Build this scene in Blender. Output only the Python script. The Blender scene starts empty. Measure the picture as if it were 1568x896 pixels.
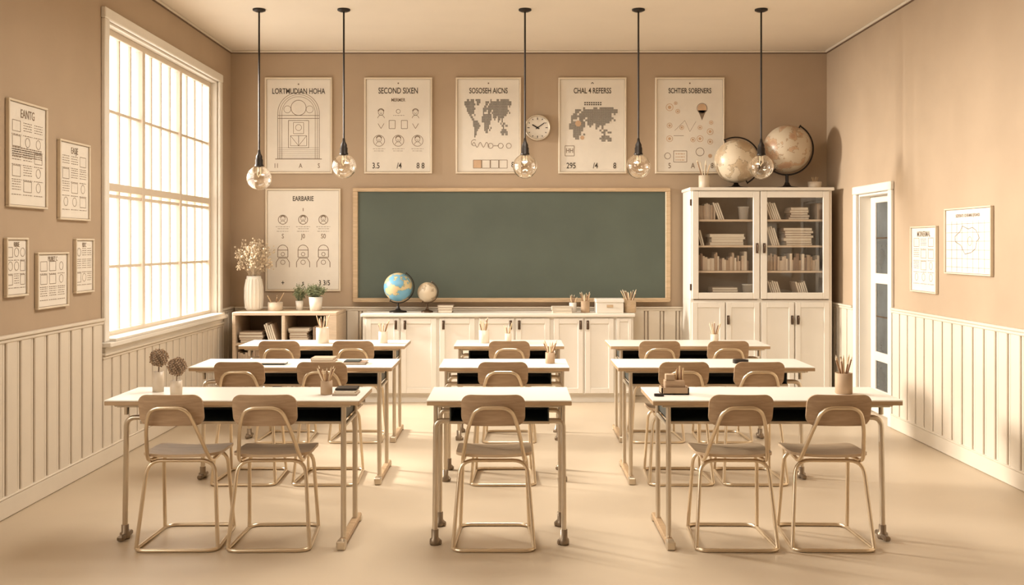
import bpy, math, random
from mathutils import Vector, Matrix
random.seed(7)
R=random.random
scene=bpy.context.scene
col=scene.collection
H=1.49          # eye height
F=1500.0        # focal length in elevation-drawing units
# room metrics
XL,XR,YB,YF,ZC=-2.78,3.11,9.68,-1.2,3.41

# ------------------------------------------------------------------ materials
def newmat(name):
    m=bpy.data.materials.new(name); m.use_nodes=True
    nt=m.node_tree; return m,nt,nt.nodes['Principled BSDF']
def mat(name,c,rough=0.6,metal=0.0,noise=0.06,scale=8.0,bump=0.0,spec=None,stretch=(1,1,1)):
    m,nt,b=newmat(name)
    b.inputs['Roughness'].default_value=rough; b.inputs['Metallic'].default_value=metal
    if spec is not None: b.inputs['Specular IOR Level'].default_value=spec
    tc=nt.nodes.new('ShaderNodeTexCoord'); mp=nt.nodes.new('ShaderNodeMapping')
    mp.inputs['Scale'].default_value=stretch
    n=nt.nodes.new('ShaderNodeTexNoise'); n.inputs['Scale'].default_value=scale; n.inputs['Detail'].default_value=5
    cr=nt.nodes.new('ShaderNodeValToRGB')
    cr.color_ramp.elements[0].position=0.3; cr.color_ramp.elements[1].position=0.7
    cr.color_ramp.elements[0].color=(*[x*(1-noise) for x in c],1)
    cr.color_ramp.elements[1].color=(*[min(1,x*(1+noise)) for x in c],1)
    L=nt.links.new
    L(tc.outputs['Object'],mp.inputs['Vector']); L(mp.outputs['Vector'],n.inputs['Vector'])
    L(n.outputs['Fac'],cr.inputs['Fac']); L(cr.outputs['Color'],b.inputs['Base Color'])
    if bump>0:
        bp=nt.nodes.new('ShaderNodeBump'); bp.inputs['Strength'].default_value=bump; bp.inputs['Distance'].default_value=0.01
        L(n.outputs['Fac'],bp.inputs['Height']); L(bp.outputs['Normal'],b.inputs['Normal'])
    return m
def glassmat(name,tint=(1,1,1),refl=0.10,edge=0.8,rough=0.02):
    m=bpy.data.materials.new(name); m.use_nodes=True; nt=m.node_tree; nt.nodes.clear()
    o=nt.nodes.new('ShaderNodeOutputMaterial'); mx=nt.nodes.new('ShaderNodeMixShader')
    t=nt.nodes.new('ShaderNodeBsdfTransparent'); g=nt.nodes.new('ShaderNodeBsdfGlossy')
    t.inputs['Color'].default_value=(*tint,1); g.inputs['Roughness'].default_value=rough
    g.inputs['Color'].default_value=(1,.96,.9,1)
    lw=nt.nodes.new('ShaderNodeLayerWeight'); lw.inputs['Blend'].default_value=0.35
    mr=nt.nodes.new('ShaderNodeMapRange'); mr.inputs['To Min'].default_value=refl; mr.inputs['To Max'].default_value=edge
    L=nt.links.new
    L(lw.outputs['Facing'],mr.inputs['Value']); L(mr.outputs['Result'],mx.inputs['Fac'])
    L(t.outputs['BSDF'],mx.inputs[1]); L(g.outputs['BSDF'],mx.inputs[2]); L(mx.outputs['Shader'],o.inputs['Surface'])
    return m
def globemat(name,ocean,land,land2,scale):
    m,nt,b=newmat(name); b.inputs['Roughness'].default_value=0.35
    tc=nt.nodes.new('ShaderNodeTexCoord'); n=nt.nodes.new('ShaderNodeTexNoise')
    n.inputs['Scale'].default_value=scale; n.inputs['Detail'].default_value=6; n.inputs['Roughness'].default_value=0.55
    cr=nt.nodes.new('ShaderNodeValToRGB'); e=cr.color_ramp.elements
    e[0].position=0.0; e[0].color=(*ocean,1); e[1].position=1.0; e[1].color=(*land2,1)
    a=e.new(0.50); a.color=(*ocean,1); a=e.new(0.515); a.color=(land[0]*.5,land[1]*.5,land[2]*.5,1)
    a=e.new(0.53); a.color=(*land,1); a=e.new(0.62); a.color=(*land2,1)
    L=nt.links.new
    L(tc.outputs['Object'],n.inputs['Vector']); L(n.outputs['Fac'],cr.inputs['Fac']); L(cr.outputs['Color'],b.inputs['Base Color'])
    return m
def woodmat(name,c1,c2,rough=0.45,stretch=(1.5,12,12),scale=5):
    m,nt,b=newmat(name); b.inputs['Roughness'].default_value=rough
    tc=nt.nodes.new('ShaderNodeTexCoord'); mp=nt.nodes.new('ShaderNodeMapping'); mp.inputs['Scale'].default_value=stretch
    n=nt.nodes.new('ShaderNodeTexNoise'); n.inputs['Scale'].default_value=scale; n.inputs['Detail'].default_value=8; n.inputs['Distortion'].default_value=0.6
    cr=nt.nodes.new('ShaderNodeValToRGB'); cr.color_ramp.elements[0].position=.35; cr.color_ramp.elements[1].position=.65
    cr.color_ramp.elements[0].color=(*c1,1); cr.color_ramp.elements[1].color=(*c2,1)
    L=nt.links.new
    L(tc.outputs['Object'],mp.inputs['Vector']); L(mp.outputs['Vector'],n.inputs['Vector'])
    L(n.outputs['Fac'],cr.inputs['Fac']); L(cr.outputs['Color'],b.inputs['Base Color'])
    return m

M_wall=mat('wall_paint_tan',(.435,.327,.226),.85,noise=.03,scale=3,bump=.02)
M_ceil=mat('ceiling_paint_cream',(.78,.69,.57),.9,noise=.02,scale=2)
M_floor=mat('floor_vinyl_beige',(.55,.45,.33),.38,noise=.05,scale=1.3,spec=.35)
M_white=mat('cream_lacquer',(.80,.75,.67),.45,noise=.02,scale=3)
M_wains=mat('wainscot_cream',(.70,.62,.51),.5,noise=.03,scale=4)
M_groove_shade=mat('wainscot_groove_shade',(.40,.32,.24),.7,noise=.03,scale=4)  # backing coloured dark to stand in for shade between the boards
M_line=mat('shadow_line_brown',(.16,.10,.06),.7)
M_paper=mat('poster_paper',(.76,.70,.61),.8,noise=.03,scale=6)
M_frame=mat('poster_frame_cream',(.72,.62,.48),.5,noise=.03)
M_ink=mat('ink_brown',(.07,.055,.04),.8,noise=.1)
M_ink2=mat('ink_light_brown',(.24,.175,.12),.8,noise=.1)
M_inkO=mat('ink_orange',(.60,.40,.25),.8,noise=.1)
M_board=mat('chalkboard_green',(.090,.110,.086),.6,noise=.12,scale=1.6)
M_oak=woodmat('pale_oak',(.50,.36,.22),(.60,.44,.28))
M_oakd=woodmat('chair_plywood',(.36,.24,.145),(.46,.32,.20),stretch=(1.2,10,14))
M_seat_lit=woodmat('chair_seat_plywood_lit',(.50,.36,.23),(.60,.45,.30),stretch=(1.2,10,14))  # chair plywood lightened to imitate light on the seats, which the desks shade
M_peach=woodmat('bookcase_oak',(.58,.45,.32),(.66,.52,.38))
M_top=mat('desk_laminate_cream',(.82,.78,.71),.28,noise=.015,scale=3)
M_edge=woodmat('desk_edge_ply',(.38,.25,.14),(.48,.33,.19))
M_metal=mat('champagne_metal',(.72,.60,.44),.28,metal=.88,noise=.03)
M_metal2=mat('desk_leg_metal',(.62,.54,.43),.3,metal=.88,noise=.03)
M_dark=mat('dark_shelf_metal',(.034,.042,.038),.45,noise=.1)
M_black=mat('black_bronze',(.02,.014,.010),.4,metal=.4)
M_bronze=mat('handle_bronze',(.10,.06,.035),.35,metal=.6)
M_foot=mat('caster_brown',(.26,.20,.14),.38,metal=.7)
M_glass=glassmat('clear_glass',refl=.05,edge=.5)
M_bulb=glassmat('bulb_glass',tint=(.98,.95,.90),refl=.08,edge=.95)
M_doorglass=mat('door_glass_dark',(.07,.08,.085),.08,noise=.4,scale=3)
M_winbar=mat('window_frame_paint',(.70,.60,.48),.5,noise=.02)
M_ceram=mat('ceramic_cream',(.62,.52,.40),.4,noise=.03)
M_ceramW=mat('ceramic_white',(.78,.73,.64),.35,noise=.02)
M_kraft=mat('kraft_tan',(.42,.29,.18),.7,noise=.1)
M_pen1=mat('pencil_tan',(.60,.42,.24),.6); M_pen2=mat('pencil_brown',(.26,.14,.07),.6); M_pen3=mat('pencil_cream',(.75,.62,.44),.6)
M_soil=mat('soil',(.06,.04,.025),.9,noise=.3,scale=40)
M_green=mat('leaf_sage',(.24,.27,.15),.7,noise=.25,scale=30)
M_dry=mat('dried_flower',(.70,.57,.41),.85,noise=.2,scale=40)
M_dryD=mat('allium_head',(.24,.16,.10),.85,noise=.3,scale=60)
M_bk=[mat('book_cover_a',(.55,.44,.33),.7),mat('book_cover_b',(.38,.27,.18),.7),mat('book_cover_c',(.24,.16,.11),.7),
      mat('book_cover_d',(.66,.57,.45),.7),mat('book_cover_e',(.46,.35,.25),.7)]
M_page=mat('book_pages',(.72,.65,.53),.8,noise=.08,scale=60,stretch=(1,1,20))
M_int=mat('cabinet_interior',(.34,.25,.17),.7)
M_globeB=globemat('globe_blue',(.16,.40,.58),(.62,.55,.30),(.70,.50,.30),9)
M_globeC=globemat('globe_cream',(.64,.54,.40),(.54,.42,.28),(.46,.34,.22),8)
M_globeA=globemat('globe_antique',(.54,.45,.33),(.52,.36,.23),(.42,.26,.16),9)
M_fil,_nt,_b=newmat('bulb_filament'); _b.inputs['Base Color'].default_value=(1,.8,.5,1)
_b.inputs['Emission Color'].default_value=(1,.8,.5,1); _b.inputs['Emission Strength'].default_value=1.5

# ------------------------------------------------------------------ builder
def fillet(pts,r,closed=False,n=6):
    pts=[Vector(p) for p in pts]; out=[]; N=len(pts)
    for i,p in enumerate(pts):
        if not closed and i in (0,N-1): out.append(p); continue
        a=pts[i-1]; c=pts[(i+1)%N]
        da=(a-p); dc=(c-p); rr=min(r,da.length*.48,dc.length*.48)
        A=p+da.normalized()*rr; C=p+dc.normalized()*rr
        for k in range(n+1):
            t=k/n; out.append(A*(1-t)**2+p*2*t*(1-t)+C*t*t)
    return out
class B:
    def __init__(s): s.v=[];s.f=[];s.m=[];s.sm=[];s.mats=[];s.M=Matrix()
    def mi(s,m):
        if m not in s.mats: s.mats.append(m)
        return s.mats.index(m)
    def add(s,vs,fs,m,smooth=False):
        o=len(s.v); k=s.mi(m)
        for p in vs: s.v.append(tuple(s.M@Vector(p)))
        for f in fs: s.f.append([i+o for i in f]); s.m.append(k); s.sm.append(smooth)
    def box(s,x0,x1,y0,y1,z0,z1,m,b=0.0):
        if x0>x1:x0,x1=x1,x0
        if y0>y1:y0,y1=y1,y0
        if z0>z1:z0,z1=z1,z0
        b=min(b,(x1-x0)*.3,(y1-y0)*.3,(z1-z0)*.3)
        if b<=0:
            vs=[(x,y,z) for x in (x0,x1) for y in (y0,y1) for z in (z0,z1)]
            s.add(vs,[(0,1,3,2),(4,6,7,5),(0,4,5,1),(2,3,7,6),(0,2,6,4),(1,5,7,3)],m); return
        vs=[];idx={}
        lo=(x0,y0,z0);hi=(x1,y1,z1)
        for sx in (0,1):
            for sy in (0,1):
                for sz in (0,1):
                    S=(sx,sy,sz)
                    for ax in range(3):
                        p=[]
                        for k in range(3):
                            base=hi[k] if S[k] else lo[k]
                            if k!=ax: base+= -b if S[k] else b
                            p.append(base)
                        idx[(S,ax)]=len(vs); vs.append(tuple(p))
        fs=[]
        for ax in range(3):
            u,w=[k for k in range(3) if k!=ax]
            for sd in (0,1):
                q=[]
                for (a,c) in ((0,0),(1,0),(1,1),(0,1)):
                    S=[0,0,0];S[ax]=sd;S[u]=a;S[w]=c; q.append(idx[(tuple(S),ax)])
                fs.append(q)
            for a in (0,1):
                for c in (0,1):
                    S0=[0,0,0];S0[u]=a;S0[w]=c;S1=S0[:];S1[ax]=1
                    S0=tuple(S0);S1=tuple(S1)
                    fs.append([idx[(S0,u)],idx[(S1,u)],idx[(S1,w)],idx[(S0,w)]])
        for sx in (0,1):
            for sy in (0,1):
                for sz in (0,1):
                    S=(sx,sy,sz); fs.append([idx[(S,0)],idx[(S,1)],idx[(S,2)]])
        s.add(vs,fs,m)
    def tube(s,pts,r,m,closed=False,seg=10,fr=0.0,taper=None):
        P=fillet(pts,fr,closed) if fr>0 else [Vector(p) for p in pts]
        Q=[P[0]]
        for p in P[1:]:
            if (p-Q[-1]).length>1e-5: Q.append(p)
        if closed and (Q[0]-Q[-1]).length<1e-5: Q.pop()
        P=Q; N=len(P); vs=[];fs=[]
        def tan(i):
            if closed: return (P[(i+1)%N]-P[i-1]).normalized()
            if i==0: return (P[1]-P[0]).normalized()
            if i==N-1: return (P[-1]-P[-2]).normalized()
            return (P[i+1]-P[i-1]).normalized()
        t=tan(0); u=t.orthogonal().normalized()
        for i in range(N):
            t=tan(i); u=(u-t*u.dot(t)).normalized(); w=t.cross(u)
            rr=r if taper is None else r+(taper-r)*i/(N-1)
            for k in range(seg):
                a=2*math.pi*k/seg; vs.append(P[i]+(u*math.cos(a)+w*math.sin(a))*rr)
        for i in range(N if closed else N-1):
            j=(i+1)%N
            for k in range(seg):
                k2=(k+1)%seg; fs.append((i*seg+k,i*seg+k2,j*seg+k2,j*seg+k))
        s.add(vs,fs,m,True)
        if not closed:
            s.add(vs[:seg],[list(range(seg))[::-1]],m); s.add(vs[-seg:],[list(range(seg))],m)
    def lathe(s,prof,c,m,seg=24,smooth=True):
        vs=[];fs=[]
        for (r,z) in prof:
            for k in range(seg):
                a=2*math.pi*k/seg; vs.append((c[0]+r*math.cos(a),c[1]+r*math.sin(a),c[2]+z))
        for i in range(len(prof)-1):
            for k in range(seg):
                k2=(k+1)%seg; fs.append((i*seg+k,i*seg+k2,(i+1)*seg+k2,(i+1)*seg+k))
        s.add(vs,fs,m,smooth)
    def cyl(s,c,r,h,m,seg=24,r2=None):
        r2=r if r2 is None else r2
        s.lathe([(0,0),(r,0)],c,m,seg,False); s.lathe([(r,0),(r2,h)],c,m,seg); s.lathe([(r2,h),(0,h)],c,m,seg,False)
    def sphere(s,c,r,m,seg=24,sz=1.0):
        n=max(6,seg//2)
        s.lathe([(r*math.sin(math.pi*i/n),-r*sz*math.cos(math.pi*i/n)) for i in range(n+1)],c,m,seg)
    def panel(s,w,h,t,rc,off,mp,m,nx=24,nz=8):
        xs=[];k=6
        for i in range(k+1): xs.append(-w/2+rc*(1-math.cos(math.pi/2*i/k)))
        inner=nx-2*k
        for i in range(1,inner): xs.append(-w/2+rc+(w-2*rc)*i/inner)
        for i in range(k+1): xs.append(w/2-rc*(1-math.cos(math.pi/2*(k-i)/k)))
        def hh(x):
            d=max(0,abs(x)-(w/2-rc)); return h/2-rc+math.sqrt(max(0,rc*rc-d*d))
        vs=[];n=len(xs);m1=nz+1
        for sgn in (0.5,-0.5):
            for x in xs:
                for j in range(m1):
                    z=(-1+2*j/nz)*hh(x); vs.append(mp(x,z,off(x,z)+sgn*t))
        fs=[];o=n*m1
        for i in range(n-1):
            for j in range(nz):
                a=i*m1+j; fs.append((a,a+1,a+1+m1,a+m1)); fs.append((a+o,a+m1+o,a+1+m1+o,a+1+o))
        s.add(vs,fs,m,True)
        bd=[i*m1 for i in range(n)]+[(n-1)*m1+j for j in range(1,m1)]+[i*m1+nz for i in range(n-2,-1,-1)]+[j for j in range(nz-1,0,-1)]
        ev=[vs[a] for a in bd]+[vs[a+o] for a in bd];q=len(bd)
        s.add(ev,[(a,(a+1)%q,(a+1)%q+q,a+q) for a in range(q)],m,False)
    # flat ink drawing in the XZ plane (front = -Y)
    def iline(s,p,q,w,m,y):
        w*=1.25
        d=Vector((q[0]-p[0],q[1]-p[1])); 
        if d.length<1e-6:return
        n=Vector((-d.y,d.x)).normalized()*w/2
        s.add([(p[0]-n.x,y,p[1]-n.y),(q[0]-n.x,y,q[1]-n.y),(q[0]+n.x,y,q[1]+n.y),(p[0]+n.x,y,p[1]+n.y)],[(0,1,2,3)],m)
    def ipoly(s,pts,w,m,y,closed=False):
        n=len(pts)
        for i in range(n if closed else n-1): s.iline(pts[i],pts[(i+1)%n],w,m,y)
    def irect(s,x0,x1,z0,z1,w,m,y): s.ipoly([(x0,z0),(x1,z0),(x1,z1),(x0,z1)],w,m,y,True)
    def ifill(s,x0,x1,z0,z1,m,y): s.add([(x0,y,z0),(x1,y,z0),(x1,y,z1),(x0,y,z1)],[(0,1,2,3)],m)
    def iarc(s,c,r,a0,a1,w,m,y,n=20,sz=1):
        s.ipoly([(c[0]+r*math.cos(a0+(a1-a0)*i/n),c[1]+sz*r*math.sin(a0+(a1-a0)*i/n)) for i in range(n+1)],w,m,y)
    def icirc(s,c,r,w,m,y,n=20,sz=1): s.iarc(c,r,0,2*math.pi,w,m,y,n,sz)
    def idisc(s,c,r,m,y,n=16): s.add([(c[0]+r*math.cos(2*math.pi*i/n),y,c[1]+r*math.sin(2*math.pi*i/n)) for i in range(n)],[list(range(n))],m)
    def obj(s,name,loc=(0,0,0),rz=0,parent=None):
        me=bpy.data.meshes.new(name); me.from_pydata(s.v,[],s.f)
        for m in s.mats: me.materials.append(m)
        me.polygons.foreach_set('material_index',s.m); me.polygons.foreach_set('use_smooth',s.sm); me.update()
        o=bpy.data.objects.new(name,me); col.objects.link(o); o.location=loc; o.rotation_euler=(0,0,rz)
        if parent: o.parent=parent
        return o
def text(parent,body,x,z,size,m=M_ink,y=-0.0135,bold=0.0,sx=1.0):
    c=bpy.data.curves.new('lettering','FONT'); c.body=body; c.size=size*1.28; c.align_x='CENTER'; c.align_y='CENTER'
    c.offset=bold+.0006; c.resolution_u=3; c.materials.append(m)
    o=bpy.data.objects.new('lettering',c); col.objects.link(o); o.parent=parent
    o.location=(x,y,z); o.rotation_euler=(math.pi/2,0,0); o.scale=(sx*.80,1,1)

# ------------------------------------------------------------------ room shell
T=.22
b=B(); b.box(XL-T,XR+T,YF-T,YB+T,-.1,0,M_floor); b.obj('floor')
b=B(); b.box(XL-T,XR+T,YF-T,YB+T,ZC,ZC+.1,M_ceil); b.obj('ceiling')
b=B(); b.box(XL-T,XR+T,YB,YB+T,0,ZC,M_wall); b.obj('wall_back')
b=B(); b.box(XL-T,XR+T,YF-T,YF,0,ZC,M_wall); b.obj('wall_front')
WIN=[(6.70,9.24,.83,3.03),(0.9,4.3,.83,3.03)]     # y0,y1,z0,z1 openings
b=B()
for (a,c) in ((YF,.9),(4.3,6.70),(9.24,YB)): b.box(XL-T,XL,a,c,0,ZC,M_wall)
for (y0,y1,z0,z1) in WIN:
    b.box(XL-T,XL,y0,y1,0,z0,M_wall); b.box(XL-T,XL,y0,y1,z1,ZC,M_wall)
b.obj('wall_left')
DY0,DY1,DZ=8.04,8.79,1.94
b=B(); b.box(XR,XR+T,YF,DY0,0,ZC,M_wall); b.box(XR,XR+T,DY1,YB,0,ZC,M_wall); b.box(XR,XR+T,DY0,DY1,DZ,ZC,M_wall); b.obj('wall_right')

# ceiling trim (slim picture rail bead)
b=B()
c=.022
b.box(XL,XR,YB-c,YB,ZC-c,ZC,M_wains,.005); b.box(XL,XL+c,YF,YB-c,ZC-c,ZC,M_wains,.005); b.box(XR-c,XR,YF,YB-c,ZC-c,ZC,M_wains,.005)
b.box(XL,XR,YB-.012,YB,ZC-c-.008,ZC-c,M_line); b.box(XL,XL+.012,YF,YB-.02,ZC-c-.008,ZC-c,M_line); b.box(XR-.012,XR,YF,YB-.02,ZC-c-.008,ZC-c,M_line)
b.obj('trim_1')

def wainscot(name,axis,fixed,sgn,a0,a1,top):
    """vertical boards on a wall; axis 'y' for the side walls, 'x' for the back wall"""
    b=B()
    def bx(u0,u1,t0,t1,z0,z1,m,bv=0):
        f0,f1=fixed+sgn*t0,fixed+sgn*t1
        if axis=='y': b.box(f0,f1,u0,u1,z0,z1,m,bv)
        else: b.box(u0,u1,f0,f1,z0,z1,m,bv)
    bx(a0,a1,0,.010,0.0,top-.02,M_groove_shade)
    n=max(1,round((a1-a0)/.155)); w=(a1-a0)/n
    for i in range(n):
        u=a0+i*w
        bx(u+.007,u+w-.038,.010,.028,.10,top-.02,M_wains,.005)
        bx(u+w-.028,u+w-.005,.010,.022,.10,top-.02,M_wains,.004)
    bx(a0,a1,0,.034,top-.032,top-.008,M_wains,.006)
    bx(a0,a1,0,.044,top-.008,top+.010,M_wains,.004)
    return b.obj(name)
wainscot('trim_2','y',XL,1,YF,.82,.985)
wainscot('trim_3','y',XL,1,.82,4.38,.745)
wainscot('trim_4','y',XL,1,4.38,6.60,.985)
wainscot('trim_5','y',XL,1,6.60,9.34,.745)
wainscot('trim_6','y',XL,1,9.34,YB,.87)
wainscot('trim_7','y',XR,-1,YF,7.96,.97)
wainscot('trim_8','y',XR,-1,8.87,YB,.93)
wainscot('trim_9','x',YB,-1,XL+.05,XR-.05,.87)
b=B(); b.box(XL+.010,XL+.035,YF,YB-.04,.001,.11,M_wains,.008); b.box(XL+.010,XL+.038,YF,YB-.04,.11,.12,M_wains,.003); b.obj('baseboard_left')
b=B(); b.box(XR-.035,XR-.010,YF,7.96,.001,.11,M_wains,.008); b.box(XR-.038,XR-.010,YF,7.96,.11,.12,M_wains,.003); b.box(XR-.035,XR-.010,8.87,YB-.04,.001,.12,M_wains,.008); b.obj('baseboard_right')
b=B(); b.box(XL+.04,XR-.04,YB-.04,YB-.010,.001,.12,M_wains,.008); b.obj('baseboard_back')

# windows
def window(name,y0,y1,z0,z1,n):
    b=B(); cw=.075
    b.box(XL,XL+.03,y0-cw,y0,z0,z1,M_white,.006); b.box(XL,XL+.03,y1,y1+cw,z0,z1,M_white,.006)
    b.box(XL,XL+.034,y0-cw-.004,y1+cw+.004,z1,z1+cw,M_white,.006)
    b.box(XL-.08,XL+.075,y0+.001,y1-.001,z0-.0,z0+.02,M_white,.004)
    b.box(XL+.001,XL+.078,y0-cw-.02,y1+cw+.02,z0-.035,z0-.001,M_white,.006)
    b.box(XL+.001,XL+.035,y0-cw,y1+cw,z0-.078,z0-.036,M_white,.005)
    xs=XL-.085
    b.box(XL-.18,XL-.001,y0+.0005,y0+.015,z0,z1,M_white); b.box(XL-.18,XL-.001,y1-.015,y1-.0005,z0,z1,M_white); b.box(XL-.18,XL-.001,y0+.015,y1-.015,z1-.015,z1-.0005,M_white)
    b.box(xs-.03,xs+.03,y0+.015,y1-.015,z0+.001,z0+.05,M_winbar,.004); b.box(xs-.03,xs+.03,y0+.015,y1-.015,z1-.06,z1-.015,M_winbar,.004)
    w=(y1-y0)/n
    for i in range(n+1):
        y=y0+i*w; y=min(max(y,y0+.042),y1-.042); b.box(xs-.031,xs+.031,y-.026,y+.026,z0+.045,z1-.055,M_winbar,.004)
    zs=[2.44,1.90,1.335]
    for k,z in enumerate(zs):
        h=.028 if k==1 else .011
        b.box(xs-.025,xs+(.028 if k==1 else .014),y0+.03,y1-.03,z-h,z+h,M_winbar,.003)
        if k==1: b.box(xs-.02,xs+.02,y0+.03,y1-.03,z-.075,z-.05,M_winbar,.003)
    for i in range(n):
        for k in range(1,4):
            y=y0+i*w+w*k/4; b.box(xs-.012,xs+.012,y-.010,y+.010,z0+.04,z1-.04,M_winbar,.002)
    b.add([(xs-.002,y0+.02,z0+.02),(xs-.002,y1-.02,z0+.02),(xs-.002,y1-.02,z1-.02),(xs-.002,y0+.02,z1-.02)],[(0,1,2,3)],M_glass)
    b.obj(name)
window('window_1',*WIN[0],3)
window('window_2',*WIN[1],4)

# door on the right wall
b=B(); cw=.07
b.box(XR-.03,XR-.001,DY0-cw,DY0,.001,DZ,M_white,.006); b.box(XR-.03,XR-.001,DY1,DY1+cw,.001,DZ,M_white,.006); b.box(XR-.034,XR-.001,DY0-cw-.003,DY1+cw+.003,DZ,DZ+cw,M_white,.006)
b.box(XR+.001,XR+.17,DY0+.0005,DY0+.02,.001,DZ-.001,M_white); b.box(XR+.001,XR+.17,DY1-.02,DY1-.0005,.001,DZ-.001,M_white); b.box(XR+.001,XR+.17,DY0+.02,DY1-.02,DZ-.02,DZ-.001,M_white)
xd=XR+.12
b.box(xd-.02,xd+.02,DY0+.02,DY0+.11,.01,DZ-.02,M_white,.005); b.box(xd-.02,xd+.02,DY1-.13,DY1-.02,.01,DZ-.02,M_white,.005)
for z0,z1 in ((.01,.22),(.47,.55),(1.15,1.24),(1.86,DZ-.02)): b.box(xd-.02,xd+.02,DY0+.11,DY1-.13,z0,z1,M_white,.005)
b.box(xd-.005,xd+.005,DY0+.1,DY1-.12,.2,1.88,M_doorglass)
for z in (.86,1.55): b.box(xd-.008,xd+.008,DY0+.11,DY1-.13,z-.006,z+.006,M_bronze)
b.tube([(xd-.02,DY0+.07,.98),(xd-.07,DY0+.07,.98),(xd-.07,DY0+.17,.98)],.009,M_bronze,fr=.02)
b.obj('door_1')

# ------------------------------------------------------------------ back wall posters
MAP=["   ## ### ####        #    ## #######   "," ########  ###    ### ################# "," ######### ##     ## ################## ",
"  #######        ## ################ #  ","   #######      ####################    ","   ######       ### ### #############   ",
"    #####       #   ## ############# #  ","     ##  #      ####### ###########     ","      ##       ######## ### #####       ",
"       ##      ########  #  ## #        ","        ####   #######      #  #        ","        #####    #####        # ##      ",
"        ######   ####          ## ##    ","         ####    #### #         #       ","         ###     ### #         ####     ",
"         ##       ##          ######    ","         ##                    ## ##    ","         #                              "]
YI=-.0132
def poster(w,h,loc,rz,draw,fr=.018,name='wall_poster'):
    b=B()
    b.box(-w/2+.004,w/2-.004,-.012,0,-h/2+.004,h/2-.004,M_paper)
    for (x0,x1,z0,z1) in ((-w/2,w/2,h/2-fr,h/2),(-w/2,w/2,-h/2,-h/2+fr),(-w/2,-w/2+fr,-h/2+fr,h/2-fr),(w/2-fr,w/2,-h/2+fr,h/2-fr)):
        b.box(x0,x1,-.024,0,z0,z1,M_frame,.003)
    b.irect(-w/2+fr+.001,w/2-fr-.001,-h/2+fr+.001,h/2-fr-.001,.003,M_ink2,YI)
    texts=[]
    draw(b,w,h,texts)
    o=b.obj(name,loc,rz)
    for t in texts: text(o,*t[:4],**(t[4] if len(t)>4 else {}))
    return o
def smalltext(b,x0,x1,z,w=.003,m=M_ink2,seed=0):
    x=x0; rr=random.Random(seed+int(z*1000))
    while x<x1:
        l=.008+.02*rr.random(); b.iline((x,z),(min(x+l,x1),z),w,m,YI); x+=l+.006
def person(b,x,z,s,m=M_ink2):
    b.icirc((x,z),.5*s,.0035,m,YI,14); b.iarc((x,z+.1*s),.55*s,.2,math.pi-.2,.006,m,YI,10)
    b.idisc((x-.16*s,z),.05*s,m,YI,6); b.idisc((x+.16*s,z),.05*s,m,YI,6); b.iarc((x,z-.05*s),.2*s,math.pi+.4,2*math.pi-.4,.003,m,YI,6)
    b.iarc((x,z-1.1*s),.6*s,.1,math.pi-.1,.0035,m,YI,10)
def p1(b,w,h,t):
    t.append(('LORTMUDIAN HOHA',0,h*.355,.060,dict(sx=.88,bold=.0006))); b.idisc((0,h*.43),.008,M_ink2,YI)
    r=.205; cz=.12; y=YI
    for rr_,ww in ((r,.004),(r-.02,.003),(r-.04,.003)): b.iarc((0,cz),rr_,0,math.pi,ww,M_ink2,y,28); b.iline((-rr_,cz),(-rr_,-.33),ww,M_ink2,y); b.iline((rr_,cz),(rr_,-.33),ww,M_ink2,y)
    b.icirc((0,cz+.055),.075,.004,M_ink2,y,24); b.icirc((-.11,cz+.04),.035,.003,M_ink2,y); b.icirc((.11,cz+.04),.035,.003,M_ink2,y)
    b.iline((-r,cz-.02),(r,cz-.02),.004,M_ink2,y); b.iline((-r,cz-.05),(r,cz-.05),.004,M_ink2,y)
    b.irect(-.10,.10,-.22,.05,.004,M_ink2,y); b.irect(-.08,0,-.2,-.1,.003,M_ink2,y); b.irect(0,.08,-.2,-.1,.003,M_ink2,y)
    b.ipoly([(-.08,-.1),(0,-.2),(.08,-.1)],.003,M_ink2,y); b.irect(-.05,.05,-.08,.03,.003,M_ink2,y); b.icirc((0,-.02),.03,.003,M_ink2,y)
    for k in range(6): b.iline((-.2+.0*k,-.22-.02*k),(.2,-.22-.02*k),.002,M_ink2,y)
    b.iline((-.23,-.33),(.23,-.33),.006,M_ink2,y)
    for xx,s in ((-.22,'11'),(.02,'A'),(.20,'S')): t.append((s,xx,-h*.42,.05,dict(m=M_ink2)))
def p2(b,w,h,t):
    t.append(('SECOND SIXEN',0,h*.36,.064,dict(sx=.86,bold=.0006))); t.append(('MERMER',0,h*.265,.036,dict(m=M_ink2))); b.idisc((0,h*.44),.008,M_ink2,YI)
    for x in (-.17,.17): 
        person(b,x,.13,.055); 
    b.icirc((.0,.14),.02,.003,M_ink2,YI); smalltext(b,-.05,.06,.10)
    b.irect(-.09,-.03,-.03,.05,.004,M_ink2,YI); b.irect(.03,.09,-.03,.05,.004,M_ink2,YI); 
    b.ipoly([(-.2,.02),(-.17,-.03),(-.14,.02)],.004,M_ink2,YI); b.ipoly([(.2,.02),(.17,-.03),(.14,.02)],.004,M_ink2,YI)
    for x in (-.19,0,.19):
        b.icirc((x,-.15),.055,.004,M_ink2,YI,22); person(b,x,-.135,.05); smalltext(b,x-.06,x+.06,-.23); smalltext(b,x-.05,x+.05,-.25,seed=3)
    for x,s in ((-.22,'3.5'),(.01,'/4'),(.22,'8 8')): t.append((s,x,-h*.42,.062,dict(bold=.0005)))
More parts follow.
